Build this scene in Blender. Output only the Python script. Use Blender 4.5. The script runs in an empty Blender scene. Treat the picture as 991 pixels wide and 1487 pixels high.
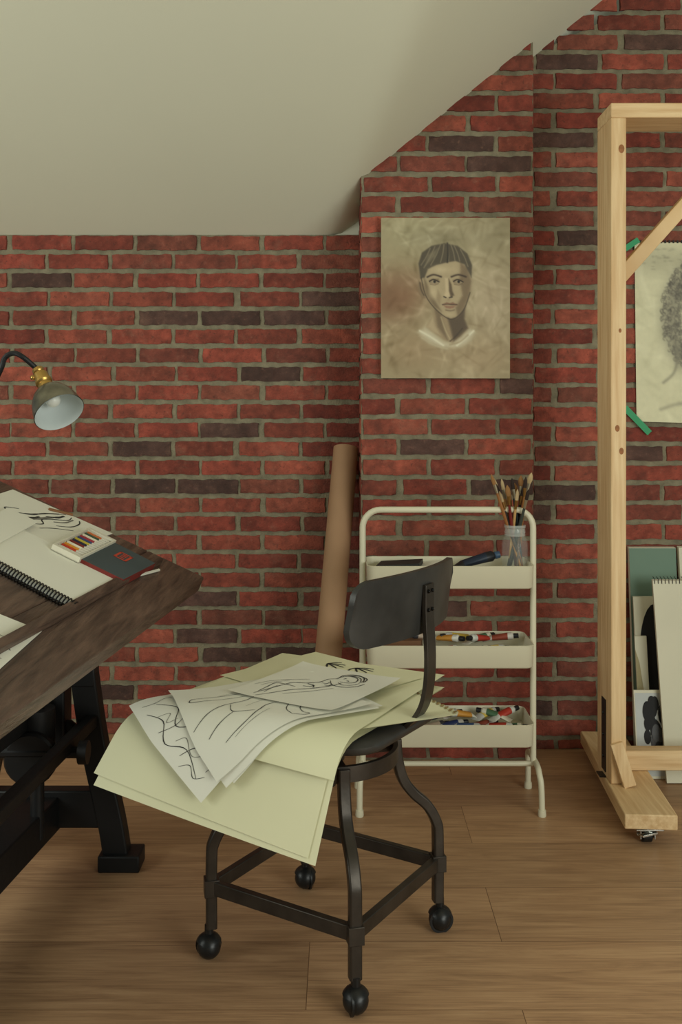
import bpy, bmesh, math, random
import numpy as np
from mathutils import Vector as V
random.seed(7); RNG=np.random.RandomState(5)
CX,HY,F,H=495.5,590.0,1450.0,1.115
def P(x,y,z):            # pixel + depth -> world (used to measure the room)
    return V(((x-CX)*z/F, z, H-(y-HY)*z/F))
def lin(c):
    return tuple(((v/255)/12.92 if v/255<=.04045 else ((v/255+.055)/1.055)**2.4) for v in c)
# ---------------------------------------------------------------- materials
MATS={}
def nt_new(name):
    m=bpy.data.materials.new(name); m.use_nodes=True
    nt=m.node_tree; b=nt.nodes['Principled BSDF']; return m,nt,b
def mat(name,rgb,rough=.6,metal=0,var=.08,ns=6,bump=0,bs=40,stretch=(1,1,1),rgb2=None,alpha=1,ior=1.45,dist=0):
    if name in MATS: return MATS[name]
    m,nt,b=nt_new(name); N=nt.nodes; L=nt.links
    c=lin(rgb)
    tc=N.new('ShaderNodeTexCoord'); mp=N.new('ShaderNodeMapping'); mp.inputs['Scale'].default_value=stretch
    L.new(tc.outputs['Object'],mp.inputs['Vector'])
    n=N.new('ShaderNodeTexNoise'); n.inputs['Scale'].default_value=ns; n.inputs['Detail'].default_value=6; n.inputs['Distortion'].default_value=dist
    L.new(mp.outputs['Vector'],n.inputs['Vector'])
    r=N.new('ShaderNodeValToRGB'); r.color_ramp.elements[0].position=.3; r.color_ramp.elements[1].position=.7
    if rgb2: a=c; d=lin(rgb2)
    else: a=tuple(v*(1-var) for v in c); d=tuple(min(1,v*(1+var)) for v in c)
    r.color_ramp.elements[0].color=(*a,1); r.color_ramp.elements[1].color=(*d,1)
    L.new(n.outputs['Fac'],r.inputs['Fac']); L.new(r.outputs['Color'],b.inputs['Base Color'])
    b.inputs['Roughness'].default_value=rough; b.inputs['Metallic'].default_value=metal
    b.inputs['IOR'].default_value=ior; b.inputs['Alpha'].default_value=alpha
    if bump:
        n2=N.new('ShaderNodeTexNoise'); n2.inputs['Scale'].default_value=bs; n2.inputs['Detail'].default_value=5
        L.new(mp.outputs['Vector'],n2.inputs['Vector'])
        bp=N.new('ShaderNodeBump'); bp.inputs['Strength'].default_value=bump; bp.inputs['Distance'].default_value=.004
        L.new(n2.outputs['Fac'],bp.inputs['Height']); L.new(bp.outputs['Normal'],b.inputs['Normal'])
    MATS[name]=m; return m
def attr_mat(name,rough=.8,var=.15,ns=30,bump=.4,bs=120,blotch=None,dark=None):
    if name in MATS: return MATS[name]
    m,nt,b=nt_new(name); N=nt.nodes; L=nt.links
    at=N.new('ShaderNodeAttribute'); at.attribute_name='col'
    tc=N.new('ShaderNodeTexCoord')
    def noise(s,d,r=.5):
        n=N.new('ShaderNodeTexNoise'); n.inputs['Scale'].default_value=s; n.inputs['Detail'].default_value=d; n.inputs['Roughness'].default_value=r
        L.new(tc.outputs['Object'],n.inputs['Vector']); return n
    n=noise(ns,8)
    mr=N.new('ShaderNodeMapRange'); mr.inputs['From Min'].default_value=.3; mr.inputs['From Max'].default_value=.7
    mr.inputs['To Min'].default_value=1-var; mr.inputs['To Max'].default_value=1+var
    L.new(n.outputs['Fac'],mr.inputs['Value'])
    vm=N.new('ShaderNodeVectorMath'); vm.operation='SCALE'
    L.new(at.outputs['Color'],vm.inputs[0]); L.new(mr.outputs['Result'],vm.inputs['Scale'])
    out=vm.outputs['Vector']
    def over(out,s,lo,hi,mx_,rgb,r=.7):
        n3=noise(s,9,r)
        m3=N.new('ShaderNodeMapRange'); m3.inputs['From Min'].default_value=lo; m3.inputs['From Max'].default_value=hi; m3.inputs['To Max'].default_value=mx_
        L.new(n3.outputs['Fac'],m3.inputs['Value'])
        mx=N.new('ShaderNodeMix'); mx.data_type='RGBA'
        L.new(m3.outputs['Result'],mx.inputs[0]); L.new(out,mx.inputs[6]); mx.inputs[7].default_value=(*lin(rgb),1)
        return mx.outputs[2]
    if dark: out=over(out,17,.50,.74,.62,dark); out=over(out,85,.58,.70,.6,dark,.6)
    if blotch: out=over(out,9,.55,.8,.5,blotch); out=over(out,60,.6,.78,.4,blotch,.6)
    L.new(out,b.inputs['Base Color']); b.inputs['Roughness'].default_value=rough
    if bump:
        n2=noise(bs,7,.65)
        bp=N.new('ShaderNodeBump'); bp.inputs['Strength'].default_value=bump; bp.inputs['Distance'].default_value=.004
        L.new(n2.outputs['Fac'],bp.inputs['Height']); L.new(bp.outputs['Normal'],b.inputs['Normal'])
    MATS[name]=m; return m
# ---------------------------------------------------------------- mesh builder
class MB:
    def __init__(s): s.v=[];s.f=[];s.m=[];s.c=[]
    def add(s,vs,fs,mi=0,cols=None):
        o=len(s.v); s.v+= [tuple(p) for p in vs]
        s.f+=[tuple(i+o for i in f) for f in fs]; s.m+=[mi]*len(fs)
        if cols is not None:
            while len(s.c)<o: s.c.append((1,1,1))
            s.c+=[tuple(c) for c in cols]
    def box(s,c,size,ax=None,mi=0):
        c=V(c); ax=ax or (V((1,0,0)),V((0,1,0)),V((0,0,1)))
        vs=[c+ax[0]*(size[0]/2*i)+ax[1]*(size[1]/2*j)+ax[2]*(size[2]/2*k) for i in(-1,1) for j in(-1,1) for k in(-1,1)]
        s.add(vs,[(0,1,3,2),(4,6,7,5),(0,4,5,1),(2,3,7,6),(0,2,6,4),(1,5,7,3)],mi)
    def bb(s,a,b,mi=0):
        a=V(a);b=V(b); s.box((a+b)/2,(abs(b.x-a.x),abs(b.y-a.y),abs(b.z-a.z)),None,mi)
    def beam(s,p1,p2,w,h,up=(0,0,1),mi=0):
        p1=V(p1);p2=V(p2); x=(p2-p1); l=x.length; x.normalize(); up=V(up)
        y=up.cross(x).normalized(); z=x.cross(y).normalized()
        s.box((p1+p2)/2,(l,w,h),(x,y,z),mi)
    def tube(s,path,r,segs=12,mi=0,prof=None,up=None,caps=True):
        path=[V(p) for p in path]; n=len(path)
        rs=r if isinstance(r,(list,tuple)) else [r]*n
        T=[]
        for i in range(n):
            a=path[max(0,i-1)];b=path[min(n-1,i+1)]; T.append((b-a).normalized())
        u=V(up) if up else (V((0,0,1)) if abs(T[0].z)<.9 else V((1,0,0)))
        u=(u-T[0]*u.dot(T[0])).normalized()
        vs=[]
        pr=prof or [(math.cos(2*math.pi*k/segs),math.sin(2*math.pi*k/segs)) for k in range(segs)]
        m=len(pr)
        for i in range(n):
            uu=V(up) if up else u
            u=(uu-T[i]*uu.dot(T[i])).normalized(); w=T[i].cross(u)
            for a,b in pr: vs.append(path[i]+u*(a*rs[i])+w*(b*rs[i]))
        fs=[(i*m+k,i*m+(k+1)%m,(i+1)*m+(k+1)%m,(i+1)*m+k) for i in range(n-1) for k in range(m)]
        if caps: fs+= [tuple(range(m-1,-1,-1)),tuple((n-1)*m+k for k in range(m))]
        s.add(vs,fs,mi)
    def lathe(s,o,axis,prof,segs=24,mi=0,caps=True,sx=1,u=None):
        o=V(o);ax=V(axis).normalized()
        u=V(u) if u else (V((0,0,1)) if abs(ax.z)<.9 else V((1,0,0)))
        u=(u-ax*u.dot(ax)).normalized(); w=ax.cross(u); vs=[]
        for r,t in prof:
            for k in range(segs):
                a=2*math.pi*k/segs
                vs.append(o+ax*t+u*(r*math.cos(a)*sx)+w*(r*math.sin(a)))
        n=len(prof)
        fs=[(i*segs+k,i*segs+(k+1)%segs,(i+1)*segs+(k+1)%segs,(i+1)*segs+k) for i in range(n-1) for k in range(segs)]
        if caps: fs+=[tuple(range(segs-1,-1,-1)),tuple((n-1)*segs+k for k in range(segs))]
        s.add(vs,fs,mi)
    def sphere(s,c,r,mi=0,segs=20,a0=-90,a1=90,axis=(0,0,1)):
        n=12; pr=[]
        for i in range(n+1):
            a=math.radians(a0+(a1-a0)*i/n); pr.append((max(1e-4,r*math.cos(a)),r*math.sin(a)))
        s.lathe(c,axis,pr,segs,mi)
    def grid(s,fn,nu,nv,mi=0,cfn=None):
        vs=[fn(i/nu,j/nv) for j in range(nv+1) for i in range(nu+1)]
        fs=[(j*(nu+1)+i,j*(nu+1)+i+1,(j+1)*(nu+1)+i+1,(j+1)*(nu+1)+i) for j in range(nv) for i in range(nu)]
        s.add(vs,fs,mi,cfn)
    def ribbon(s,fn,pts,w,mi=1,k=.0006,n=6,asp=1.0):
        pts=cat(pts,n) if len(pts)>2 else [pts[0],((pts[0][0]+pts[1][0])/2,(pts[0][1]+pts[1][1])/2),pts[1]]
        vs=[];N=len(pts)
        for i in range(N):
            a=pts[max(0,i-1)];b=pts[min(N-1,i+1)]
            dx,dy=(b[0]-a[0])*asp,b[1]-a[1]; l=math.hypot(dx,dy) or 1
            ww=w*(.4+.6*math.sin(math.pi*(i+.6)/(N+.2))**.7*(.75+.25*math.sin(i*1.3)))
            ox,oy=-dy/l*ww/asp,dx/l*ww
            vs+= [fn(pts[i][0]+ox,pts[i][1]+oy,k),fn(pts[i][0]-ox,pts[i][1]-oy,k)]
        s.add(vs,[(2*i,2*i+1,2*i+3,2*i+2) for i in range(N-1)],mi)
def cat(pts,n=8):
    P_=[tuple(p) for p in pts]; out=[]
    for i in range(len(P_)-1):
        p0=P_[max(0,i-1)];p1=P_[i];p2=P_[i+1];p3=P_[min(len(P_)-1,i+2)]
        for k in range(n):
            t=k/n
            out.append(tuple(.5*((2*b)+(-a+c)*t+(2*a-5*b+4*c-d)*t*t+(-a+3*b-3*c+d)*t**3) for a,b,c,d in zip(p0,p1,p2,p3)))
    out.append(P_[-1]); return out
WL={}
def tag(o,label=None,cat_=None,group=None,kind=None):
    if label:o['label']=label
    if cat_:o['category']=cat_
    if group:o['group']=group
    if kind:o['kind']=kind
def empty(name,loc,label=None,cat_=None,group=None,parent=None):
    o=bpy.data.objects.new(name,None); o.empty_display_size=.05
    bpy.context.scene.collection.objects.link(o)
    WL[o]=V(loc)
    if parent: o.parent=parent; o.location=V(loc)-WL[parent]
    else: o.location=loc
    tag(o,label,cat_,group); return o
def fin(name,mb,mats,parent=None,smooth=35,bevel=0,label=None,cat_=None,group=None,kind=None,recalc=True,origin=None):
    me=bpy.data.meshes.new(name)
    arr=np.array(mb.v,dtype=float); lo=arr.min(0);hi=arr.max(0)
    c=V(origin) if origin is not None else V(((lo+hi)/2))
    if origin is None and not parent: c.z=float(lo[2])
    arr=arr-np.array(c)
    me.from_pydata([tuple(p) for p in arr],[],mb.f)
    mats=mats if isinstance(mats,(list,tuple)) else [mats]
    for m in mats: me.materials.append(m)
    me.polygons.foreach_set('material_index',mb.m)
    if mb.c:
        while len(mb.c)<len(mb.v): mb.c.append((1,1,1))
        ca=me.color_attributes.new('col','FLOAT_COLOR','POINT')
        cc=np.ones((len(mb.v),4)); cc[:,:3]=np.array(mb.c); ca.data.foreach_set('color',cc.ravel())
    if recalc:
        bm=bmesh.new(); bm.from_mesh(me); bmesh.ops.recalc_face_normals(bm,faces=bm.faces); bm.to_mesh(me); bm.free()
    if smooth:
        me.polygons.foreach_set('use_smooth',[True]*len(me.polygons))
        me.set_sharp_from_angle(angle=math.radians(smooth))
    me.update()
    o=bpy.data.objects.new(name,me); bpy.context.scene.collection.objects.link(o); WL[o]=c
    if parent: o.parent=parent; o.location=c-WL[parent]
    else: o.location=c
    if bevel:
        b=o.modifiers.new('bevel','BEVEL'); b.width=bevel; b.segments=2; b.limit_method='ANGLE'; b.angle_limit=math.radians(40)
    tag(o,label,cat_,group,kind); return o
# ================================================================ CAMERA
cam=bpy.data.cameras.new('camera'); co=bpy.data.objects.new('camera',cam); bpy.context.scene.collection.objects.link(co)
co.location=(0,0,H); co.rotation_euler=(math.pi/2,0,0)
cam.sensor_fit='VERTICAL'; cam.sensor_height=36; cam.sensor_width=24; cam.lens=36*F/1487; cam.shift_y=-(743.5-HY)/1487
cam.clip_start=.05
bpy.context.scene.camera=co
bpy.context.scene.view_settings.view_transform='Standard'
bpy.context.scene.view_settings.look='None'
# ================================================================ SETTING
ZL,ZM,ZR=3.40,3.15,3.25
XA,XB=.064,.606
def ceil_h(x,z):
    u=ZM-z
    A=1.828+.516*u; B=1.828+.806*(x-XA)+.29*u
    k=.012; m=max(A,B); m=m+k*math.log(math.exp((A-m)/k)+math.exp((B-m)/k))-k*.0
    return min(m,2.8)
# ceiling
mb=MB(); nx,ny=120,90
mb.grid(lambda a,b:(-2.6+5.2*a,-1.0+4.6*b,ceil_h(-2.6+5.2*a,-1.0+4.6*b)),nx,ny)
plaster=mat('plaster',(219,218,196),.85,var=.02,ns=1.2,bump=.05,bs=60)
fin('ceiling',mb,plaster,kind='structure',recalc=False,smooth=50)
# plaster above the brick
mb=MB(); mb.bb((-2.6,ZL+.012,1.699),(XA+.02,ZL+.05,2.2))
fin('trim_1',mb,plaster,kind='structure')
# floor
def floor_mat():
    m,nt,b=nt_new('oak_floor'); N=nt.nodes; L=nt.links
    tc=N.new('ShaderNodeTexCoord'); mp=N.new('ShaderNodeMapping'); mp.inputs['Location'].default_value=(-.335+4,-1.844+4.7,0)
    L.new(tc.outputs['Object'],mp.inputs['Vector'])
    br=N.new('ShaderNodeTexBrick'); br.offset=.2; br.offset_frequency=2; br.squash=1
    br.inputs['Scale'].default_value=1; br.inputs['Brick Width'].default_value=2.0; br.inputs['Row Height'].default_value=.235
    br.inputs['Mortar Size'].default_value=.0010; br.inputs['Mortar Smooth'].default_value=.4; br.inputs['Bias'].default_value=0
    br.inputs['Color1'].default_value=(0,0,0,1); br.inputs['Color2'].default_value=(1,1,1,1); br.inputs['Mortar'].default_value=(.5,.5,.5,1)
    L.new(mp.outputs['Vector'],br.inputs['Vector'])
    off=N.new('ShaderNodeVectorMath'); off.operation='MULTIPLY_ADD'
    L.new(br.outputs['Color'],off.inputs[0]); off.inputs[1].default_value=(3.1,7.3,2); L.new(tc.outputs['Object'],off.inputs[2])
    m1=N.new('ShaderNodeMapping'); m1.inputs['Scale'].default_value=(1.1,10,1); L.new(off.outputs[0],m1.inputs['Vector'])
    n1=N.new('ShaderNodeTexNoise'); n1.inputs['Scale'].default_value=2.2; n1.inputs['Detail'].default_value=8; n1.inputs['Distortion'].default_value=1.6; n1.inputs['Roughness'].default_value=.66
    L.new(m1.outputs['Vector'],n1.inputs['Vector'])
    m2=N.new('ShaderNodeMapping'); m2.inputs['Scale'].default_value=(5,170,1); L.new(off.outputs[0],m2.inputs['Vector'])
    n2=N.new('ShaderNodeTexNoise'); n2.inputs['Scale'].default_value=1.5; n2.inputs['Detail'].default_value=4; L.new(m2.outputs['Vector'],n2.inputs['Vector'])
    r=N.new('ShaderNodeValToRGB'); e=r.color_ramp.elements; e[0].position=.32; e[0].color=(*lin((142,108,79)),1); e[1].position=.68; e[1].color=(*lin((200,162,123)),1)
    x=e.new(.5); x.color=(*lin((178,140,104)),1)
    mx=N.new('ShaderNodeMix'); mx.data_type='FLOAT'; mx.inputs[0].default_value=.38
    L.new(n1.outputs['Fac'],mx.inputs[2]); L.new(n2.outputs['Fac'],mx.inputs[3]); L.new(mx.outputs[0],r.inputs['Fac'])
    mr=N.new('ShaderNodeMapRange'); mr.inputs['To Min'].default_value=.86; mr.inputs['To Max'].default_value=1.06; L.new(br.outputs['Color'],mr.inputs['Value'])
    vm=N.new('ShaderNodeVectorMath'); vm.operation='SCALE'; L.new(r.outputs['Color'],vm.inputs[0]); L.new(mr.outputs['Result'],vm.inputs['Scale'])
    mm=N.new('ShaderNodeMix'); mm.data_type='RGBA'; L.new(br.outputs['Fac'],mm.inputs[0]); L.new(vm.outputs['Vector'],mm.inputs[6]); mm.inputs[7].default_value=(*lin((114,82,56)),1)
    L.new(mm.outputs[2],b.inputs['Base Color']); b.inputs['Roughness'].default_value=.46
    bp=N.new('ShaderNodeBump'); bp.inputs['Strength'].default_value=.12; bp.inputs['Distance'].default_value=.002; L.new(n2.outputs['Fac'],bp.inputs['Height']); L.new(bp.outputs['Normal'],b.inputs['Normal'])
    return m
mb=MB(); mb.add([(-2.6,-1,0),(2.6,-1,0),(2.6,3.6,0),(-2.6,3.6,0)],[(0,1,2,3)])
fin('floor',mb,floor_mat(),kind='structure',origin=(0,0,0),recalc=False,smooth=0)
# brick walls
brickm=attr_mat('brick_face',.85,.30,30,1.0,130,blotch=(150,112,92),dark=(74,44,36))
mortar=mat('mortar',(130,122,100),.95,var=.28,ns=26,bump=1,bs=130)
BH,BL,PV,PU=.0520,.2025,.0637,.2145
def brick(mb,Pf,u0,u1,v0,v1,dark):
    L=u1-u0
    if L<.02: return
    nu=max(3,int(L/.010)); nv=6; I=.0022
    us=[u0,u0+I]+[u0+I+(L-2*I)*i/nu for i in range(1,nu)]+[u1-I,u1]
    h=v1-v0; vs_=[v0,v0+I]+[v0+I+(h-2*I)*i/nv for i in range(1,nv)]+[v1-I,v1]
    if dark: base=np.array(lin((88,62,54)))*random.uniform(.7,1.15)
    else:
        t=random.random(); base=np.array(lin((136,60,47)))*(1-t)+np.array(lin((152,78,60)))*t; base=base*random.uniform(.68,1.14)
        if random.random()<.16: base=base*.6+np.array(lin((98,64,52)))*.4
    tilt=random.uniform(-.001,.001); dep=.0062+random.uniform(-.0018,.0022)
    ph=[random.uniform(0,6.28) for _ in range(6)]
    chips=[(random.choice([0,1]),random.uniform(0,L),random.uniform(.006,.016)) for _ in range(random.choice([0,1,2,2,3,4]))]
    pts=[];cols=[]
    NU,NV=len(us),len(vs_)
    for j,vv in enumerate(vs_):
        for i,uu in enumerate(us):
            e=min(i,NU-1-i,j,NV-1-j)
            fx=min(j,NV-1-j)<=1; fy=min(i,NU-1-i)<=1
            wob=(.0013*math.sin(uu*48+ph[0])+.0010*math.sin(uu*150+ph[1])+random.uniform(-.0007,.0007)) if fx else 0
            wu=(.0012*math.sin(vv*130+ph[2])+random.uniform(-.0006,.0006)) if fy else 0
            d=-.004 if e==0 else (dep*.82 if e==1 else dep)
            if fx and fy and e==1: d-=.0015
            if e>0: d+=random.uniform(-.0006,.0006)+tilt*math.sin(uu*20+ph[3])+.0007*math.sin(uu*70+ph[4]+vv*90)
            if e==0 and i in(0,NU-1) and j in(0,NV-1):
                uu+= .003*(1 if i==0 else -1); vv+=.002*(1 if j==0 else -1)
            k=random.uniform(.92,1.08)*(.85 if e==0 else 1)*(1+.12*math.sin(uu*30+ph[5]))
            for side,cu,cr in chips:
                ey=v0 if side==0 else v1
                q=math.hypot(uu-u0-cu,(vv-ey)*1.6)
                if q<cr and e>0: d-=.0035*(1-q/cr); k*=.85
            pts.append(Pf(uu+wu,vv+wob,d)); cols.append(base*k)
    fs=[(j*NU+i,j*NU+i+1,(j+1)*NU+i+1,(j+1)*NU+i) for j in range(NV-1) for i in range(NU-1)]
    mb.add(pts,fs,0,cols)
def wall_rows(mb,Pf,ua,ub,vtop,offs,darks,pref=.06,maxh=None):
    r=0; v=vtop
    while v>-.02:
        v1=v; v0=max(0,v-BH); off=offs[r%len(offs)]+random.uniform(-.006,.006)
        k=math.floor((ua-off)/PU)-1
        while off+k*PU<ub:
            a=off+k*PU+random.uniform(-.003,.003); b=a+BL+random.uniform(-.004,.004); k+=1
            a=max(a,ua); b=min(b,ub)
            if b-a<.025: continue
            if maxh and v0>maxh((a+b)/2,a,b)+.02: continue
            dk=any(a<=du<=b and v0-.005<=dv<=v1+.005 for du,dv in darks) or random.random()<pref*0.5
            dz=random.uniform(-.0015,.001)
            if v1-v0>.01: brick(mb,Pf,a,b,v0+random.uniform(-.001,.001) if v0>.01 else v0,v1+dz,dk)
        v-=PV; r+=1
def pxd(lst,z): return [((x-CX)*z/F,H-(y-HY)*z/F) for x,y in lst]
# left
mb=MB(); xl=-1.75
wall_rows(mb,lambda u,v,d:(u,ZL-d,v),xl,XA,1.697,[(18-CX)*ZL/F,(73-CX)*ZL/F],pxd([(58,404),(242,459),(432,458),(482,431),(392,540),(337,621),(199,648),(200,704),(295,704),(330,950),(150,1010)],ZL),0.02)
mb.add([(xl,ZL,0),(XA,ZL,0),(XA,ZL,1.699),(xl,ZL,1.699),(xl,ZL+.012,1.699),(XA,ZL+.012,1.699)],[(0,1,2,3),(3,2,5,4)],1)
fin('wall_left',mb,[brickm,mortar],kind='structure',recalc=False,smooth=60)
# middle (chimney breast)
mb=MB(); vt=.987+BH/2+PV*21
mh=lambda m,a,b:ceil_h(b,ZM)
wall_rows(mb,lambda u,v,d:(u,ZM-d,v),XA,XB,vt,[.066,.190],pxd([(642,195),(727,250),(627,648),(720,710),(600,880),(735,570)],ZM),.03,mh)
wall_rows(mb,lambda u,v,d:(XA-d*.5,ZM+u,v),.0,.25,vt,[.0,.1-PU+.01],[],0,lambda m,a,b:1.80)
wall_rows(mb,lambda u,v,d:(XB+d*.5,ZM+u,v),.0,.10,vt,[.0,.1-PU+.01],[],0,lambda m,a,b:2.2)
mb.add([(XA,ZM,0),(XB,ZM,0),(XB,ZM,ceil_h(XB,ZM)+.02),(XA,ZM,1.85),(XA,ZL,0),(XA,ZL,1.85),(XB,ZL,0),(XB,ZL,2.28)],[(0,1,2,3),(4,0,3,5),(1,6,7,2)],1)
fin('wall_middle',mb,[brickm,mortar],kind='structure',recalc=False,smooth=60)
# right
mb=MB()
vt2=2.299+BH/2+PV*6
wall_rows(mb,lambda u,v,d:(u,ZR-d,v),XB,1.75,vt2,[.914,.627],pxd([(943,62),(812,88),(820,195),(960,275),(815,352),(850,705),(960,650),(800,1030)],ZR),.05,lambda m,a,b:ceil_h(b,ZR))
mb.add([(XB,ZR,0),(1.75,ZR,0),(1.75,ZR,2.8),(XB,ZR,2.25)],[(0,1,2,3)],1)
fin('wall_right',mb,[brickm,mortar],kind='structure',recalc=False,smooth=60)
# ================================================================ PAINTING HELPERS
def sdf(px,py,poly):
    n=len(poly); d=np.full(px.shape,1e9); inside=np.zeros(px.shape,bool)
    for i in range(n):
        x1,y1=poly[i];x2,y2=poly[(i+1)%n]; ex,ey=x2-x1,y2-y1
        t=np.clip(((px-x1)*ex+(py-y1)*ey)/(ex*ex+ey*ey+1e-9),0,1)
        d=np.minimum(d,np.hypot(px-x1-t*ex,py-y1-t*ey))
        c=((y1>py)!=(y2>py))&(px<(x2-x1)*(py-y1)/((y2-y1) if y2!=y1 else 1e-9)+x1); inside^=c
    return np.where(inside,-d,d)
class Canvas:
    def __init__(s,x0,y0,x1,y1,nx,ny,rgb):
        s.x,s.y=np.meshgrid(np.linspace(x0,x1,nx+1),np.linspace(y0,y1,ny+1)); s.c=np.zeros(s.x.shape+(3,)); s.c[:]=rgb
        s.nx,s.ny=nx,ny
    def mix(s,a,rgb): 
        a=np.clip(a,0,1)[...,None]; s.c=s.c*(1-a)+np.array(rgb,float)*a
    def poly(s,pts,rgb,soft=1.5,al=1):
        d=sdf(s.x,s.y,pts); s.mix(al/(1+np.exp(np.clip(d/max(.2,soft*.5),-30,30))),rgb)
    def blob(s,cx,cy,rx,ry,rgb,al=1,pw=1.0):
        q=((s.x-cx)/rx)**2+((s.y-cy)/ry)**2; s.mix(al*np.exp(-q**pw),rgb)
    def line(s,pts,w,rgb,al=1):
        pts=cat(pts,5) if len(pts)>2 else pts; d=np.full(s.x.shape,1e9)
        for (x1,y1),(x2,y2) in zip(pts[:-1],pts[1:]):
            ex,ey=x2-x1,y2-y1; t=np.clip(((s.x-x1)*ex+(s.y-y1)*ey)/(ex*ex+ey*ey+1e-9),0,1)
            d=np.minimum(d,np.hypot(s.x-x1-t*ex,s.y-y1-t*ey))
        s.mix(al*np.exp(-(d/w)**2),rgb)
    def strokes(s,n,amp,ln=14,w=2.2,seed=1):
        r=np.random.RandomState(seed)
        x0,x1,y0,y1=s.x.min(),s.x.max(),s.y.min(),s.y.max()
        for _ in range(n):
            cx,cy=r.uniform(x0,x1),r.uniform(y0,y1); a=r.uniform(0,3.14); l=ln*r.uniform(.5,1.4)
            dx,dy=math.cos(a),math.sin(a); t=(s.x-cx)*dx+(s.y-cy)*dy; q=-(s.x-cx)*dy+(s.y-cy)*dx
            k=np.exp(-(t/l)**4-(q/w/ r.uniform(.7,2))**2)*r.uniform(-amp,amp); s.c+=k[...,None]
    def cols(s,gain=1.18):
        c=np.clip(s.c*gain,0,255)/255; c=np.where(c<=.04045,c/12.92,((c+.055)/1.055)**2.4); return c.reshape(-1,3)
paintm=attr_mat('painted_surface',.6,.03,60,.15,200)
# ---- portrait canvas
cv=Canvas(554,315,741,549,240,300,(146,134,104))
cv.blob(600,330,60,40,(154,146,114),.8); cv.blob(715,350,50,60,(148,138,108),.8)
cv.blob(580,428,40,36,(126,94,68),.95); cv.blob(562,436,30,30,(114,84,60),.8); cv.blob(596,410,24,14,(128,104,78),.5)
cv.blob(715,440,45,70,(170,154,128),.8); cv.blob(720,340,40,25,(138,128,100),.7); cv.blob(600,510,60,40,(142,120,90),.8); cv.blob(700,520,60,35,(156,136,106),.8)
cv.blob(640,345,50,16,(132,124,98),.6); cv.strokes(520,11,13,2.2,3)
# loose white shirt under a bare neck
cv.poly([(607,482),(618,474),(630,482),(645,494),(657,497),(670,488),(682,476),(691,482),(684,494),(668,504),(646,505),(624,498)],(182,173,148),3.5,.9)
cv.line([(610,480),(626,489),(644,501)],1.8,(206,200,176),.8); cv.line([(688,480),(676,491),(664,501)],1.8,(206,200,176),.8); cv.line([(613,490),(632,501),(650,506)],1.6,(168,156,128),.8); cv.line([(654,500),(668,496),(680,486)],1.6,(150,134,106),.7)
# neck
cv.poly([(631,436),(629,458),(620,474),(632,484),(647,494),(657,497),(668,489),(681,476),(674,462),(676,444)],(142,124,96),1.8)
cv.poly([(650,460),(662,460),(676,444),(675,462),(680,476),(668,488),(659,495),(655,478)],(76,63,49),1.8,.9)
cv.poly([(630,438),(641,454),(645,474),(650,493),(636,474)],(100,84,63),2,.8)
cv.poly([(620,474),(629,460),(633,474),(640,486),(630,482)],(168,150,120),1.6,.8)
cv.line([(641,460),(647,478),(654,492)],1.2,(172,156,124),.6); cv.line([(654,495),(664,486),(672,476)],1,(56,46,36),.6)
# head
head=[(612,394),(612,374),(622,361),(640,354),(660,356),(675,366),(683,384),(685,406),(682,428),(675,445),(665,458),(655,462),(643,456),(629,443),(618,426),(613,412)]
cv.poly(head,(158,142,112),1.2)
cv.poly([(669,380),(680,388),(685,408),(682,430),(675,446),(665,459),(662,446),(672,428),(668,404)],(108,91,69),2,.9)
cv.poly([(616,402),(621,412),(629,430),(641,451),(630,444),(618,427)],(98,82,61),2,.85)
cv.poly([(616,412),(608,406),(607,420),(613,434),(619,432)],(122,103,78),1.2); cv.line([(610,410),(612,420),(616,428)],1,(68,56,44),.7)
# close-cut hair with parted bands
cv.poly([(611,404),(608,382),(613,366),(627,356),(646,352),(665,356),(679,367),(686,384),(685,402),(681,394),(675,383),(662,378),(650,380),(634,384),(622,390),(617,402)],(76,68,54),1.0)
for a,b in [((650,353),(652,378)),((640,354),(626,384)),((632,357),(616,388)),((660,356),(668,378)),((669,361),(680,386)),((645,354),(640,380)),((655,354),(661,377)),((625,360),(612,384))]:
    cv.line([a,((a[0]+b[0])/2+1,(a[1]+b[1])/2),b],.9,(142,130,106),.5)
cv.poly([(622,369),(636,360),(632,372),(618,385)],(122,112,90),2,.7); cv.line([(650,352),(651,366),(650,380)],1.3,(42,36,30),.8)
# features
cv.line([(621,401.5),(630,398),(641,401)],1.4,(56,44,34),.95); cv.line([(656,401),(666,398),(677,401)],1.4,(56,44,34),.95)
for ex in (631,666):
    cv.poly([(ex-8,406),(ex-3,404),(ex+6,404),(ex+8,408),(ex+2,411.5),(ex-6,410.5)],(104,86,64),1.2,.85)
    cv.poly([(ex-6.5,408.5),(ex-1,406),(ex+6.5,409),(ex,411)],(150,136,110),.8,.9)
    cv.line([(ex-7,408),(ex-1,405),(ex+7,408.6)],.8,(36,28,22)); cv.blob(ex+.5,408.2,2.0,2.1,(22,18,14),1,2); cv.line([(ex-6,412),(ex+1,413),(ex+6,411)],.7,(92,76,56),.6)
cv.poly([(646.5,403),(651,403),(653,422),(656,428),(651,431),(645,429),(647.5,422)],(186,168,136),1.2,.8)
cv.poly([(652,404),(656,412),(657.5,422),(660,428),(655,431),(652.5,422)],(78,64,48),1.0,.9)
cv.line([(645,430),(648,431.4)],.9,(48,38,30)); cv.line([(653,431.6),(657,430.5)],.9,(40,32,26))
cv.line([(643,441.8),(650,441),(656,441.6),(664,441.6)],.8,(52,38,30)); cv.poly([(643,441.2),(649,438.2),(653.5,439.4),(658,438.2),(664,441.2)],(112,80,62),.8,.85); cv.poly([(644,442.6),(654,443.4),(663,442.6),(659,446.5),(654,447.6),(648,446.5)],(132,98,78),.8,.9)
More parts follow.
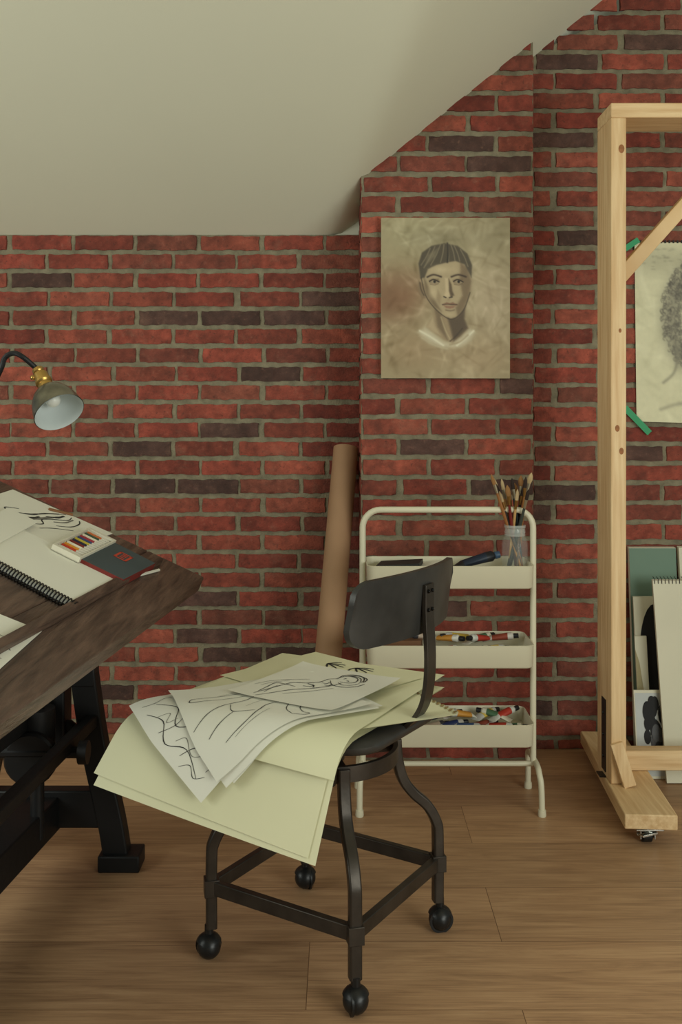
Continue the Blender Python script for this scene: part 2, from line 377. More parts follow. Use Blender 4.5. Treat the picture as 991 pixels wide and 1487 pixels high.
cv.line([(648,449.6),(654,450.6),(660,449.4)],1.2,(92,76,58),.6); cv.blob(629,424,7,9,(186,169,136),.7); cv.blob(640,391,13,5,(180,164,132),.8); cv.blob(654,456,6,2.4,(172,155,124),.6); cv.blob(660,391,8,5,(168,150,120),.5); cv.blob(652,434.5,3,2,(140,120,94),.6)
cv.poly([(636,420),(641,430),(639,441),(634,435)],(122,104,80),1.6,.5)
cv.line([(612,402),(618,427),(629,444),(643,457),(655,463),(665,459),(675,447),(683,424)],.8,(58,48,36),.7)
mb=MB(); zf=ZM-.03
TL=P(554,316,zf); BR=P(741,549,zf)
nx,ny=cv.nx,cv.ny
mb.grid(lambda a,b:(TL.x+(BR.x-TL.x)*a,zf,TL.z+(BR.z-TL.z)*b-.001*a),nx,ny,0,cv.cols(1.1))
mb.bb((TL.x,zf+.0006,BR.z),(BR.x,ZM-.007,TL.z-.0005),1)
fin('portrait_canvas',mb,[paintm,mat('canvas_edge',(196,188,158),.9)],recalc=False,smooth=0,label='stretched canvas with earthy brown painted bust portrait on brick wall',cat_='painting')
# ================================================================ DRAFTING TABLE
K1=V((-.340,2.485,.69)); ua=V((-.1025,-.9947,0)).normalized(); tl=math.radians(24)
ub=V((-.9947*math.cos(tl),.1025*math.cos(tl),math.sin(tl))); tn=ua.cross(ub).normalized()
if tn.z<0: tn=-tn
def T(a,b,k=0): return K1+ua*a+ub*b+tn*k
def tab(x,y):
    d=V(((x-CX)/F,1,-(y-HY)/F)); o=V((0,0,H)); t=(K1-o).dot(tn)/d.dot(tn); q=o+d*t-K1; return q.dot(ua),q.dot(ub)
dw=mat('dark_oak',(64,51,44),.42,ns=5,bump=.7,bs=14,stretch=(14,1.2,14),rgb2=(112,90,77),dist=.6)
iron=mat('black_iron',(26,26,27),.5,.3,var=.2,bump=.15,bs=40)
TB=empty('drafting_table',(-.68,1.8,0),'dark oak drafting table with tilted top on black cast iron base','drafting table')
def pboard(mb,a0,a1,b0,b1,k0,k1,mi=0):
    mb.box(T((a0+a1)/2,(b0+b1)/2,(k0+k1)/2),(a1-a0,b1-b0,k1-k0),(ua,ub,tn),mi)
mb=MB(); 
for i in range(5): pboard(mb,.0,1.5,.0+.158*i,.157+.158*i,-.04,0)
fin('table_top',mb,dw,TB,bevel=.004)
mb=MB(); pboard(mb,.075,1.45,.098,.116,0.0005,.018)
fin('pencil_ledge',mb,dw,TB,bevel=.003)
for bb_ in (.2,.55):
    mb=MB(); pboard(mb,.1,1.4,bb_,bb_+.06,-.085,-.041); fin('support_batten',mb,iron,TB,bevel=.003)
def end_frame(z):
    mb=MB(); f=(-.1025)*(2.44-z); cxx=-.72+f
    for sx in (-1,1):
        foot=V((cxx+sx*.19,z,.02)); 
        mb.box(foot,(.10,.075,.04)); 
        mb.tube(cat([(cxx+sx*.18,z,.03),(cxx+sx*.165,z,.12),(cxx+sx*.125,z,.30),(cxx+sx*.10,z,.47)],6),1,prof=[(-.024,-.030),(.024,-.030),(.024,.030),(-.024,.030)],up=(0,1,0))
        mb.tube([(cxx+sx*.13,z,.28),(cxx+sx*.06,z,.34),(cxx,z,.355)],.018,8)
    mb.bb((cxx-.13,z-.025,.44),(cxx+.13,z+.025,.49)); mb.bb((cxx-.17,z-.02,.10),(cxx+.17,z+.02,.19)); mb.bb((cxx-.06,z-.035,.30),(cxx+.06,z+.035,.46))
    mb.tube(cat([(cxx+.06,z,.45),(cxx+.10,z,.52),(cxx+.16,z,.60)],5),.022,8)
    mb.tube(cat([(cxx-.05,z,.45),(cxx-.08,z,.56),(cxx-.10,z,.72)],5),.022,8)
    return mb
fin('end_frame',end_frame(2.42),iron,TB,bevel=.004); fin('end_frame',end_frame(1.5),iron,TB,bevel=.004)
mb=MB(); mb.beam((-.722,2.42,.135),(-.815,1.5,.135),.09,.08); mb.beam((-.722,2.42,.40),(-.815,1.5,.40),.05,.05)
mb.beam((-.60,2.40,.36),(-.72,1.5,.30),.03,.03)
fin('stretcher',mb,iron,TB,bevel=.004)
mb=MB(); zc=2.30
mb.tube([(-.70,zc,.12),(-.70,zc,.77)],.016,14); mb.tube([(-.70,zc,.30),(-.70,zc,.42)],.04,18)
mb.lathe((-.70,zc-.06,.32),(0,1,0),[(.055,0),(.06,.005),(.06,.02),(.055,.025)],24)
mb.tube([(-.90,zc-.05,.335),(-.59,zc-.05,.335)],.013,10); mb.tube([(-.59,zc-.05,.335),(-.57,zc-.05,.335)],.026,14)
fin('height_screw',mb,iron,TB)
paper=mat('white_paper',(232,230,216),.8,var=.015,ns=3); paperc=mat('cream_newsprint',(225,222,186),.8,var=.03,ns=3)
ink=mat('graphite_ink',(44,43,42),.8); pencil=mat('pencil_grey',(120,118,110),.8); paperd=mat('paper_edge_brown',(150,128,84),.9,var=.3,ns=40)
def quad(pts):
    ab=[tab(*p) for p in pts]
    def f(u,v,k=0):
        a=(ab[0][0]*(1-u)+ab[1][0]*u)*(1-v)+(ab[3][0]*(1-u)+ab[2][0]*u)*v
        b=(ab[0][1]*(1-u)+ab[1][1]*u)*(1-v)+(ab[3][1]*(1-u)+ab[2][1]*u)*v
        return T(a,b,k)
    return f
def slab(mb,f,k0,k1,mi=0,mt=None):
    c=[f(u,v,k) for k in(k0,k1) for u,v in((0,0),(1,0),(1,1),(0,1))]
    mb.add(c,[(0,1,2,3),(0,1,5,4),(1,2,6,5),(2,3,7,6),(3,0,4,7)],mi); mb.add(c[4:],[(0,1,2,3)],mi if mt is None else mt)
def flat_sheet(f,k0,thick,mats,strokes=(),name='sheet',**kw):
    mb=MB(); slab(mb,f,k0,k0+thick)
    for st,w,mi in strokes: mb.ribbon(f,st,w,mi,k0+thick+.0005)
    return fin(name,mb,mats,smooth=0,**kw)
f1=quad([(-75,742),(18,712),(163,776),(72,806)])
fig=[([(.34,.42),(.44,.30),(.54,.34),(.62,.42),(.74,.44),(.88,.52),(.95,.56)],.008,1),([(.34,.42),(.42,.52),(.52,.58),(.60,.52),(.70,.56),(.84,.64),(.94,.62)],.008,1),
([(.44,.30),(.52,.20),(.62,.28)],.008,1),([(.40,.44),(.50,.46),(.62,.50),(.76,.54)],.026,2),([(.56,.36),(.66,.42),(.78,.46),(.90,.52)],.012,1),([(.60,.66),(.72,.74),(.86,.74),(.94,.70)],.008,1),([(.48,.40),(.56,.46),(.64,.47)],.018,1),([(.66,.60),(.76,.66),(.90,.66)],.012,2),([(.40,.62),(.52,.68),(.66,.80)],.007,1),([(.70,.50),(.80,.56),(.9,.57)],.018,1)]
flat_sheet(f1,.001,.0015,[paper,ink,pencil],fig,'figure_sketch',label='white sheet with reclining figure sketch on the tilted table',cat_='drawing')
f2=quad([(-98,778),(112,889),(180,849),(-28,748)])
SKB=empty('spiral_sketchbook',f2(.5,.5,.002),'open blank spiral-bound sketchbook lying on the tilted table top','sketchbook')
mb=MB(); slab(mb,f2,.003,.012); fin('page_block',mb,paper,SKB,smooth=0)
mb=MB()
for i in range(46):
    u=.02+.96*i/45; 
    pts=[f2(u,-.03+.06*math.cos(t),.010+.009*math.sin(t)) for t in [j*math.pi*2/10 for j in range(9)]]
    mb.tube(pts,.0016,5)
fin('wire_spiral',mb,mat('dark_wire',(36,36,38),.35,.6),SKB)
f3=quad([(-130,842),(60,918),(-2,974),(-190,890)])
flat_sheet(f3,.001,.0015,[paper,ink,pencil],[([(.75,.6),(.85,.55),(.95,.62)],.007,1),([(.7,.75),(.82,.7),(.92,.76)],.014,2),([(.6,.5),(.78,.42),(.93,.45)],.005,2),([(.72,.82),(.84,.86),(.95,.82)],.008,1)],'figure_sketch',label='white sheet with loose pencil marks beside the pencil ledge',cat_='drawing')
flat_sheet(quad([(-80,790),(8,745),(52,766),(-30,812)]),.013,.001,[paper],(),'loose_sheet',label='blank white sheet tucked on top of the sketchbook',cat_='paper')
# pastel box
f4=quad([(70,806),(124,780),(163,799),(110,826)])
PBX=empty('pastel_box',f4(.5,.5,.013),'open white cardboard box holding coloured pastel sticks','art supplies')
def rim(mb,f,k0,k1,w,mi=0):
    for u0,u1,v0,v1 in((0,1,0,w),(0,1,1-w,1),(0,w,w,1-w),(1-w,1,w,1-w)):
        c=[f(u,v,k) for k in(k0,k1) for u,v in((u0,v0),(u1,v0),(u1,v1),(u0,v1))]
        mb.add(c,[(0,1,2,3),(4,5,6,7),(0,1,5,4),(1,2,6,5),(2,3,7,6),(3,0,4,7)],mi)
mb=MB(); rim(mb,f4,.013,.026,.05); slab(mb,f4,.013,.015)
fin('box_tray',mb,mat('white_card',(218,213,194),.7),PBX,smooth=0)
cols=[(200,196,180),(190,60,30),(214,140,40),(230,224,200),(120,40,30),(40,40,60),(190,170,60),(60,70,110),(160,50,60),(225,215,190),(60,80,60),(200,110,60)]
for i,cc in enumerate(cols):
    mb=MB(); u=.08+.84*(i+.5)/len(cols); mb.tube([f4(u,.10,.020),f4(u,.62,.020)],.0036,8); mb.tube([f4(u,.62,.020),f4(u,.92,.020)],.0036,8,mi=1)
    fin('pastel_stick',mb,[mat('pastel%d'%i,cc,.7),mat('pastel_wrap',(206,200,184),.7)],PBX)
f6=quad([(108,822),(156,796),(221,829),(174,854)])
mb=MB(); slab(mb,f6,.002,.020,1,0)
redm=mat('red_print',(196,70,48),.6); brm=mat('box_side_red',(120,40,34),.7)
def emb(u0,u1,v0,v1,mi=2):
    mb.add([f6(u0,v0,.0206),f6(u1,v0,.0206),f6(u1,v1,.0206),f6(u0,v1,.0206)],[(0,1,2,3)],mi)
for q in ((.55,.58,.36,.64),(.55,.80,.36,.41),(.55,.80,.59,.64),(.77,.80,.36,.64),(.61,.64,.45,.56),(.67,.70,.45,.56),(.72,.75,.45,.56)): emb(*q)
fin('slate_pencil_case',mb,[mat('slate_box',(66,80,84),.6),brm,redm],smooth=0,label='dark slate flat box with small red printed emblem on table',cat_='art supplies')
mb=MB(); a1,b1=tab(200,838);a2,b2=tab(230,830)
mb.tube([T(a1,b1,.004),T(a2,b2,.004)],.0035,6)
fin('chalk_stick',mb,paper,label='short white chalk stick resting near the table ledge',cat_='art supplies')
mb=MB(); a1,b1=tab(70,742);a2,b2=tab(104,750)
mb.tube([T(a1,b1,.0045),T(a2,b2,.0045)],.004,6)
fin('wooden_pencil',mb,mat('pencil_wood',(140,96,60),.6),label='brown wooden pencil lying at the back of the table',cat_='pencil')
# ================================================================ LAMP
brass=mat('brass',(180,144,80),.32,.9,var=.15); aged=mat('aged_nickel',(128,123,108),.28,.92,var=.45,ns=18)
LB=T(.12,.63,0); LP=empty('desk_lamp',LB,'desk lamp with aged metal dome shade and brass socket','lamp')
oc=P(86,599,2.15); ax=V((.50,-.50,-.71)).normalized(); ap=oc-ax*.078
mb=MB(); pr=[(.015,0),(.022,.006),(.036,.020),(.046,.038),(.0515,.058),(.0545,.076),(.0555,.078)]
mb.lathe(ap,ax,pr,40,0,caps=False); mb.lathe(ap,ax,[(r-.0015,t+.001) for r,t in pr],40,1,caps=False)
fin('lamp_shade',mb,[aged,mat('shade_inside',(205,213,212),.5)],LP,recalc=False)
mb=MB(); mb.lathe(ap-ax*.058,ax,[(.008,0),(.013,.004),(.013,.012),(.011,.014),(.0165,.02),(.0165,.036),(.0185,.038),(.0185,.044),(.015,.048),(.017,.058),(.017,.062)],24)
mb.sphere(ap-ax*.03+V((-.018,-.004,.0)),.006)
fin('lamp_socket',mb,brass,LP)
mb=MB(); mb.sphere(ap+ax*.04,.016); mb.lathe(ap,ax,[(.01,0),(.01,.03)],12)
fin('light_bulb',mb,mat('bulb_glass',(225,226,220),.3),LP)
s0=ap-ax*.056
mb=MB(); pth=cat([s0,P(34,519,2.2),P(20,513,2.2),P(7,520,2.2),P(-3,545,2.2),(-.84,2.24,1.06),LB+tn*.02],8)
mb.tube(pth,.0058,10); fin('lamp_arm',mb,iron,LP)
mb=MB(); mb.lathe(LB+tn*.0005,tn,[(.05,0),(.05,.008),(.03,.016),(.012,.022),(.01,.04)],28); fin('lamp_base',mb,iron,LP)
# ================================================================ CARDBOARD TUBE
mb=MB(); p0=V((-.066,2.97,.045)); p1=V((.0165,3.335,.975)); d=(p1-p0).normalized()
p0=p0-d*(.02); Lg=(p1-p0).length; R=.0415
mb.lathe(p0,d,[(R-.004,0),(R,0),(R,Lg),(R-.004,Lg),(R-.004,Lg-.3)],36,0,caps=False); mb.lathe(p0,d,[(R-.004,0),(R-.004,.02),(.001,.02)],36,0,caps=False)
fin('cardboard_tube',mb,mat('kraft_card',(164,128,96),.75,var=.06,ns=8),label='long brown cardboard poster tube leaning against the brick corner',cat_='poster tube')
# ================================================================ CART
cream=mat('cream_enamel',(214,208,182),.42,var=.02)
CT=empty('utility_cart',(.3,2.79,0),'cream metal three-tier utility cart with tubular frame against brick','cart')
zp=2.79; xl_,xr_=.0605,.5370; ht=.826; rr=.05
path=[(xl_,zp,.115),(xl_,zp,ht-rr)]
path+=[(xl_+rr-rr*math.cos(t),zp,ht-rr+rr*math.sin(t)) for t in [math.pi/2*i/8 for i in range(1,9)]]
path+=[(xr_-rr+rr*math.sin(t),zp,ht-rr+rr*math.cos(t)) for t in [math.pi/2*i/8 for i in range(0,9)]]
path+=[(xr_,zp,.115)]
mb=MB(); mb.tube(path,.0088,12,up=(0,1,0)); fin('frame',mb,cream,CT)
mb=MB(); mb.tube([(xl_,zp,.117),(xr_,zp,.117)],.0075,12); fin('cross_bar',mb,cream,CT)
for sx,x0 in ((-1,xl_),(1,xr_)):
    mb=MB(); xo=x0+sx*.006
    pth=[(xo+sx*.004,2.715,.012),(xo+sx*.003,2.72,.08),(xo,2.732,.108),(xo,2.755,.120),(xo,2.81,.122),(xo,2.875,.120),(xo,2.9,.108),(xo+sx*.003,2.912,.08),(xo+sx*.004,2.917,.012)]
    mb.tube(cat(pth,5),.0082,12); fin('leg',mb,cream,CT)
    for zz in (2.715,2.917):
        mb=MB(); mb.lathe((xo+sx*.004,zz,0),(0,0,1),[(.0105,0),(.0115,.004),(.0105,.018)],14); fin('foot_cap',mb,cream,CT)
def rrect(x0,x1,y0,y1,r,n=6):
    o=[]
    for cx_,cy_,a0 in((x1-r,y1-r,0),(x0+r,y1-r,90),(x0+r,y0+r,180),(x1-r,y0+r,270)):
        for i in range(n+1):
            a=math.radians(a0+90*i/n); o.append((cx_+r*math.cos(a),cy_+r*math.sin(a)))
    return o
def tray(hr,name='tray'):
    mb=MB(); x0,x1,y0,y1=.071,.5265,2.705,2.885; hb=hr-.062
    loops=[]
    for ins,h,r in((.006,hb,.02),(.002,hb+.004,.022),(0,hr-.002,.024),(-.001,hr,.024),(.001,hr+.001,.024),(.003,hr-.002,.022),(.004,hb+.022,.02)):
        loops.append([(x,y,h) for x,y in rrect(x0+ins,x1-ins,y0+ins,y1-ins,r)])
    n=len(loops[0]); vs=[p for l in loops for p in l]
    fs=[(i*n+k,i*n+(k+1)%n,(i+1)*n+(k+1)%n,(i+1)*n+k) for i in range(len(loops)-1) for k in range(n)]
    fs+=[tuple(range(n)),tuple((len(loops)-1)*n+k for k in range(n))]
    mb.add(vs,fs); fin(name,mb,cream,CT,smooth=50)
TR=[.681,.465,.250]
for h in TR: tray(h)
FT=[h-.040 for h in TR]
# jar (thin clear glass: mostly see-through with sharp reflections)
def glass_mat(name,clear):
    m,nt,b=nt_new(name); N=nt.nodes; L=nt.links
    b.inputs['Base Color'].default_value=(.80,.86,.82,1); b.inputs['Roughness'].default_value=.05; b.inputs['IOR'].default_value=1.5; b.inputs['Alpha'].default_value=1-clear
    return m
glass=glass_mat('clear_glass',.93); glass2=glass_mat('glass_edge',.66)
jx,jy,jh=.4880,2.80,FT[0]+.001
mb=MB()
mb.lathe((jx,jy,jh),(0,0,1),[(.002,0),(.033,0),(.0365,.004)],36,1,caps=False)
mb.lathe((jx,jy,jh),(0,0,1),[(.0365,.004),(.037,.02),(.037,.085),(.034,.102),(.028,.110)],36,0,caps=False)
mb.lathe((jx,jy,jh),(0,0,1),[(.028,.110),(.0295,.113),(.028,.116),(.0295,.121),(.028,.126),(.028,.132),(.030,.134),(.030,.141),(.026,.141)],36,1,caps=False)
mb.lathe((jx,jy,jh),(0,0,1),[(.026,.141),(.025,.112),(.031,.102),(.034,.085),(.034,.010)],36,0,caps=False); mb.lathe((jx,jy,jh),(0,0,1),[(.034,.010),(.002,.008)],36,1,caps=False)
fin('glass_jar',mb,[glass,glass2],label='clear glass jar holding paintbrushes in the top tray',cat_='jar')
tops=[(714,690,2.76,0),(721,704,2.80,1),(729,697,2.82,0),(737,706,2.76,2),(744,696,2.80,1),(752,712,2.77,0),(757,692,2.83,2),(764,694,2.78,0),(772,688,2.80,2),(733,722,2.84,1),(768,712,2.75,1),(726,715,2.78,0),(748,703,2.85,2),(761,706,2.81,1),(718,696,2.83,1),(740,712,2.79,0)]
hcols=[(150,98,52),(60,48,40),(176,128,74),(110,30,26),(40,56,64),(190,150,96),(86,60,36),(150,100,50),(34,30,28),(140,96,56),(60,66,60),(44,40,38),(128,84,46),(34,34,36),(170,120,60),(90,30,26)]
bc=[(150,108,64),(48,36,30),(184,160,120)]
for i,(x,y,z,kd) in enumerate(tops):
    tp=P(x,y,z); aa=i*2.4; bt=V((jx+.021*math.cos(aa+3),jy+.021*math.sin(aa+3),jh+.014))
    mh_=jh+.135; fr=(mh_-bt.z)/(tp.z-bt.z)
    mouth=bt+(tp-bt)*fr; off=V((mouth.x-jx,mouth.y-jy,0))
    if off.length>.018:
        want=V((jx,jy,0))+off.normalized()*.018; sft=(want-V((mouth.x,mouth.y,0)))*(1/(1-fr))
        bt=bt+sft
        q=V((bt.x-jx,bt.y-jy,0))
        if q.length>.027: bt=V((jx,jy,bt.z))+q.normalized()*.027
    d=tp-bt; L_=d.length
    mb=MB(); br=.0052 if kd!=2 else .0078
    mb.lathe(bt,d,[(.0022,0),(.0036,.02),(.0048,L_*.6),(.0036,L_-.05)],8,0)
    mb.lathe(bt+d.normalized()*(L_-.054),d,[(.0040,0),(.0050,.027)],8,1)
    mb.lathe(bt+d.normalized()*(L_-.028),d,[(.0050,0),(br,.012),(br*.8,.022),(.001,.031)],8,2)
    fin('paintbrush',mb,[mat('handle%d'%i,hcols[i],.4),mat('ferrule%d'%(i%2),[(180,170,145),(150,112,60)][i%2],.35,.8),mat('bristle%d'%(i%3),bc[i%3],.9)],label=['slim paintbrush with pointed bristles standing in the glass jar','paintbrush with short bristles standing in the glass jar','broad flat paintbrush standing in the glass jar'][kd],cat_='paintbrush',group='paintbrushes in the glass jar')
def ptube(px_,py_,h,ang,L_,w,cb,cc,lab,grp,pitch=0):
    d=V((math.cos(ang)*math.cos(pitch),math.sin(ang)*math.cos(pitch),math.sin(pitch))); s=V((-d.y,d.x,0)).normalized(); up=d.cross(s).normalized(); r=w*.42; mb=MB()
    if up.z<0: up=-up
    o=V((px_,py_,h+r+.0006+abs(math.sin(pitch))*L_/2)); secs=[(0,w*.62,.0008,-r+.0012),(.006,w*.62,.0012,-r+.0014),(L_*.30,w*.58,r*.7,-r*.3),(L_*.8,r*1.05,r*.95,0),(L_*.93,r,r,0),(L_,r*.5,r*.5,0)]
    vs=[];n=14
    for t,a,b,z in secs:
        for k in range(n):
            q=2*math.pi*k/n; vs.append(o+d*(t-L_/2)+s*(a*math.cos(q))+up*(b*math.sin(q)+z))
    fs=[(i*n+k,i*n+(k+1)%n,(i+1)*n+(k+1)%n,(i+1)*n+k) for i in range(len(secs)-1) for k in range(n)]
    mb.add(vs,fs+[tuple(range(n)),tuple((len(secs)-1)*n+k for k in range(n))],0)
    for i in range(2*n,3*n): mb.m[i]=1
    mb.lathe(o+d*(L_/2-.002),d,[(r*.62,0),(r*.72,.003),(r*.66,.015)],12,2)
    fin('paint_tube',mb,[mat('tube%d_%d_%d'%cb,cb,.45,.1),mat('tube%d_%d_%d'%cc,cc,.5),mat('tube_cap',(30,30,32),.4) if cb!=(30,32,36) else mat('blue_cap',(60,84,110),.4)],label=lab,cat_='paint tube',group=grp)
ptube(.368,2.81,FT[0]+.012,.18,.14,.036,(30,32,36),(28,40,58),'large black paint tube with blue band in the top tray','paint tubes in the cart',pitch=.18)
rngt=random.Random(3)
tc_=[((205,205,195),(176,56,42)),((210,208,196),(200,140,56)),((190,190,185),(56,84,128)),((214,210,190),(72,106,76)),((60,60,64),(180,160,140)),((205,200,190),(140,66,48)),((196,196,190),(206,178,76)),((210,206,196),(40,54,98))]
nm={0:'red',1:'orange',2:'blue',3:'green',4:'tan',5:'rust',6:'yellow',7:'navy'}
for lev,xs in ((1,[.24,.29,.335,.375,.415,.455]),(2,[.25,.30,.345,.39,.435,.47])):
    for i,x in enumerate(xs):
        k=(i*3+lev*2)%8
        ptube(x,2.79+rngt.uniform(-.02,.02),FT[lev]+.001,rngt.uniform(-.5,.5),rngt.uniform(.075,.10),.024,tc_[k][0],tc_[k][1],'pale metal paint tube with %s label band in the cart tray'%nm[k],'paint tubes in the cart')
    for i,x in enumerate(xs):
        k=(i*5+lev*3+1)%8
        ptube(x+rngt.uniform(-.02,.02),2.835+rngt.uniform(-.015,.02),FT[lev]+.021,rngt.uniform(-.7,.7)+(3.14 if i%2==0 else 0),rngt.uniform(.08,.105),.025,tc_[k][0],tc_[k][1],'pale metal paint tube with %s label band lying on other tubes'%nm[k],'paint tubes in the cart',pitch=rngt.uniform(0,.14))
mb=MB(); mb.box((.20,2.80,FT[0]+.020),(.19,.12,.008),(V((.98,.1,.1)).normalized(),V((-.1,.98,0)).normalized(),V((-.1,0,.98)).normalized()))
fin('paper_pad',mb,paper,label='small white paper pad lying in the top tray',cat_='paper')
mb=MB(); mb.box((.165,2.80,FT[0]+.031),(.12,.09,.012),(V((.97,-.2,.08)).normalized(),V((.2,.97,0)).normalized(),V((-.08,0,.98)).normalized()))
fin('palette_box',mb,mat('dark_grey',(40,40,40),.6),label='dark palette box lying on a pad in the top tray',cat_='art supplies')
mb=MB(); mb.tube([(.15,2.76,FT[2]+.010),(.27,2.85,FT[2]+.038)],.005,8,mi=0); mb.box((.128,2.744,FT[2]+.006),(.05,.014,.0015),(V((.78,.6,.18)).normalized(),V((-.6,.78,0)).normalized(),V((-.15,-.1,.98)).normalized()),1)
fin('palette_knife',mb,[mat('knife_handle',(110,80,56),.5),mat('steel',(150,150,145),.3,.9)],label='steel palette knife with wooden handle in the bottom tray',cat_='palette knife')
mb=MB(); mb.box((.165,2.84,FT[1]+.015),(.13,.05,.026),(V((.98,-.15,.05)).normalized(),V((.15,.98,0)).normalized(),V((-.05,0,.99)).normalized()))
fin('wooden_box',mb,mat('box_brown',(120,84,58),.6),label='small brown wooden box in the middle tray',cat_='box')
# ================================================================ CHAIR
gun=mat('gunmetal',(66,60,54),.36,.6,var=.3,ns=18,bump=.12,bs=40)
gunb=mat('worn_panel',(62,61,59),.42,.35,var=.32,ns=12,bump=.1,bs=30)
C=V((-.028,2.072,0)); dF=V((.224,-.975,0)).normalized(); dR=V((.975,.224,0)).normalized()
CH=empty('task_chair',(C.x,C.y,0),'dark industrial metal swivel chair on ball casters covered in drawings','chair')
dirs=[dF,dR,-dF,-dR]
prof=[(.24,.062),(.24,.2),(.235,.235),(.215,.27),(.185,.298),(.162,.33),(.15,.375),(.147,.415)]
for d in dirs:
    lg=empty('leg',C+d*.24,parent=CH)
    tg=V((-d.y,d.x,0)); mb=MB()
    mb.tube(cat([C+d*r+V((0,0,h)) for r,h in prof],5),1,prof=[(-.012,-.008),(-.009,-.011),(.009,-.011),(.012,-.008),(.012,.008),(.009,.011),(-.009,.011),(-.012,.008)],up=tuple(tg))
    mb.box(C+d*.24+V((0,0,.145)),(.03,.03,.034),(d,tg,V((0,0,1))))
    fin('leg_bar',mb,gun,lg,bevel=.001)
    cc=C+d*.245
    mb=MB(); mb.sphere((cc.x,cc.y,.0245),.0242,axis=tuple(tg)); mb.lathe(V((cc.x,cc.y,.0245))-tg*.012,tg,[(.0262,.0),(.0262,.004)],24)
    mb.sphere((cc.x,cc.y,.0255),.0275,a0=25,a1=90); mb.tube([(cc.x,cc.y,.045),(cc.x,cc.y,.068)],.009,12)
    fin('caster',mb,mat('caster_black',(30,30,30),.35,.2),lg)
mb=MB()
for i in range(4):
    a=C+dirs[i]*.24+V((0,0,.145)); b=C+dirs[(i+1)%4]*.24+V((0,0,.145)); q=(b-a).normalized()
    mb.beam(a+q*.012,b-q*.012,.016,.028)
fin('base_frame',mb,gun,CH,bevel=.002)
mb=MB()
ring=[C+V((.142*math.cos(t),.142*math.sin(t),.402)) for t in [2*math.pi*i/48 for i in range(49)]]
mb.tube(ring,1,prof=[(-.016,-.005),(.016,-.005),(.016,.005),(-.016,.005)],up=(0,0,1),caps=False)
mb.beam(C-dF*.14+V((0,0,.40)),C+dF*.14+V((0,0,.40)),.028,.014); mb.beam(C-dR*.14+V((0,0,.40)),C+dR*.14+V((0,0,.40)),.028,.014)
mb.tube([C+V((0,0,.33)),C+V((0,0,.468))],.018,16); mb.tube([C+V((0,0,.385)),C+V((0,0,.42))],.036,20)
fin('swivel_hub',mb,gun,CH,bevel=.001)
e1=V((.53,.85,0)).normalized(); e2=V((.85,-.53,0)).normalized()
def seatpt(u,v,z): return C+e1*u+e2*v+V((0,0,z))
mb=MB(); loops=[]
for ins,h in((.03,.455),(.006,.460),(0,.468),(0,.476),(.006,.482),(.03,.484)):
    loops.append([seatpt(u,v,h) for u,v in rrect(-.165+ins,.19-ins,-.18+ins,.185-ins,.07,8)])
n=len(loops[0]); mb.add([p for l in loops for p in l],[(i*n+k,i*n+(k+1)%n,(i+1)*n+(k+1)%n,(i+1)*n+k) for i in range(5) for k in range(n)]+[tuple(range(n)),tuple(5*n+k for k in range(n))])
fin('seat',mb,gunb,CH,smooth=50)
Cb=V((.162,1.975,0)); hm,Hh=.728,.063
def bp(w,q,off):
    sag=.045*w*w
    half=Hh*(1.0+.03*(1-w*w)); rr_=.19
    if abs(w)>1-rr_: 
        t=(abs(w)-(1-rr_))/rr_; half-= .036*(1-math.sqrt(max(0,1-t*t)))
    z=hm+q*half+.003*(1-w*w)
    return Cb+e1*(.207*w)-e2*(sag-off+(q*-.006))+V((0,0,z))
mb=MB(); ws=[-1,-.985,-.96,-.93,-.89,-.85,-.81]+[-.8+1.6*i/20 for i in range(21)]+[.81,.85,.89,.93,.96,.985,1]; nq=8
vs=[bp(w,-1+2*j/nq,o) for o in(-.006,.006) for j in range(nq+1) for w in ws]; nw=len(ws); st=nw*(nq+1)
fs=[(o*st+j*nw+i,o*st+j*nw+i+1,o*st+(j+1)*nw+i+1,o*st+(j+1)*nw+i) for o in(0,1) for j in range(nq) for i in range(nw-1)]
bd=[i for i in range(nw)]+[j*nw+nw-1 for j in range(1,nq+1)]+[nq*nw+i for i in range(nw-2,-1,-1)]+[j*nw for j in range(nq-1,0,-1)]
fs+=[(bd[i],bd[(i+1)%len(bd)],st+bd[(i+1)%len(bd)],st+bd[i]) for i in range(len(bd))]
mb.add(vs,fs); fin('backrest',mb,gunb,CH,smooth=40)
mb=MB(); b0=Cb+e2*.012
pth=[b0+V((0,0,.765)),b0+V((0,0,.70)),b0+e2*.004+V((0,0,.62)),b0+e2*.0+V((0,0,.56)),b0-e2*.014+V((0,0,.515)),b0-e2*.045+V((0,0,.478)),b0-e2*.085+V((0,0,.455)),b0-e2*.17+V((0,0,.446))]
mb.tube(cat(pth,6),1,prof=[(-.018,-.0045),(.018,-.0045),(.018,.0045),(-.018,.0045)],up=tuple(e1))
UP=fin('back_upright',mb,gun,CH,bevel=.001)
for dz,du in((.752,-.008),(.752,.008),(.715,-.008),(.715,.008)):
    mb=MB(); mb.sphere(b0+e2*.005+e1*du+V((0,0,dz)),.004); fin('bolt',mb,mat('bolt_dark',(24,24,24),.3,.8),UP)
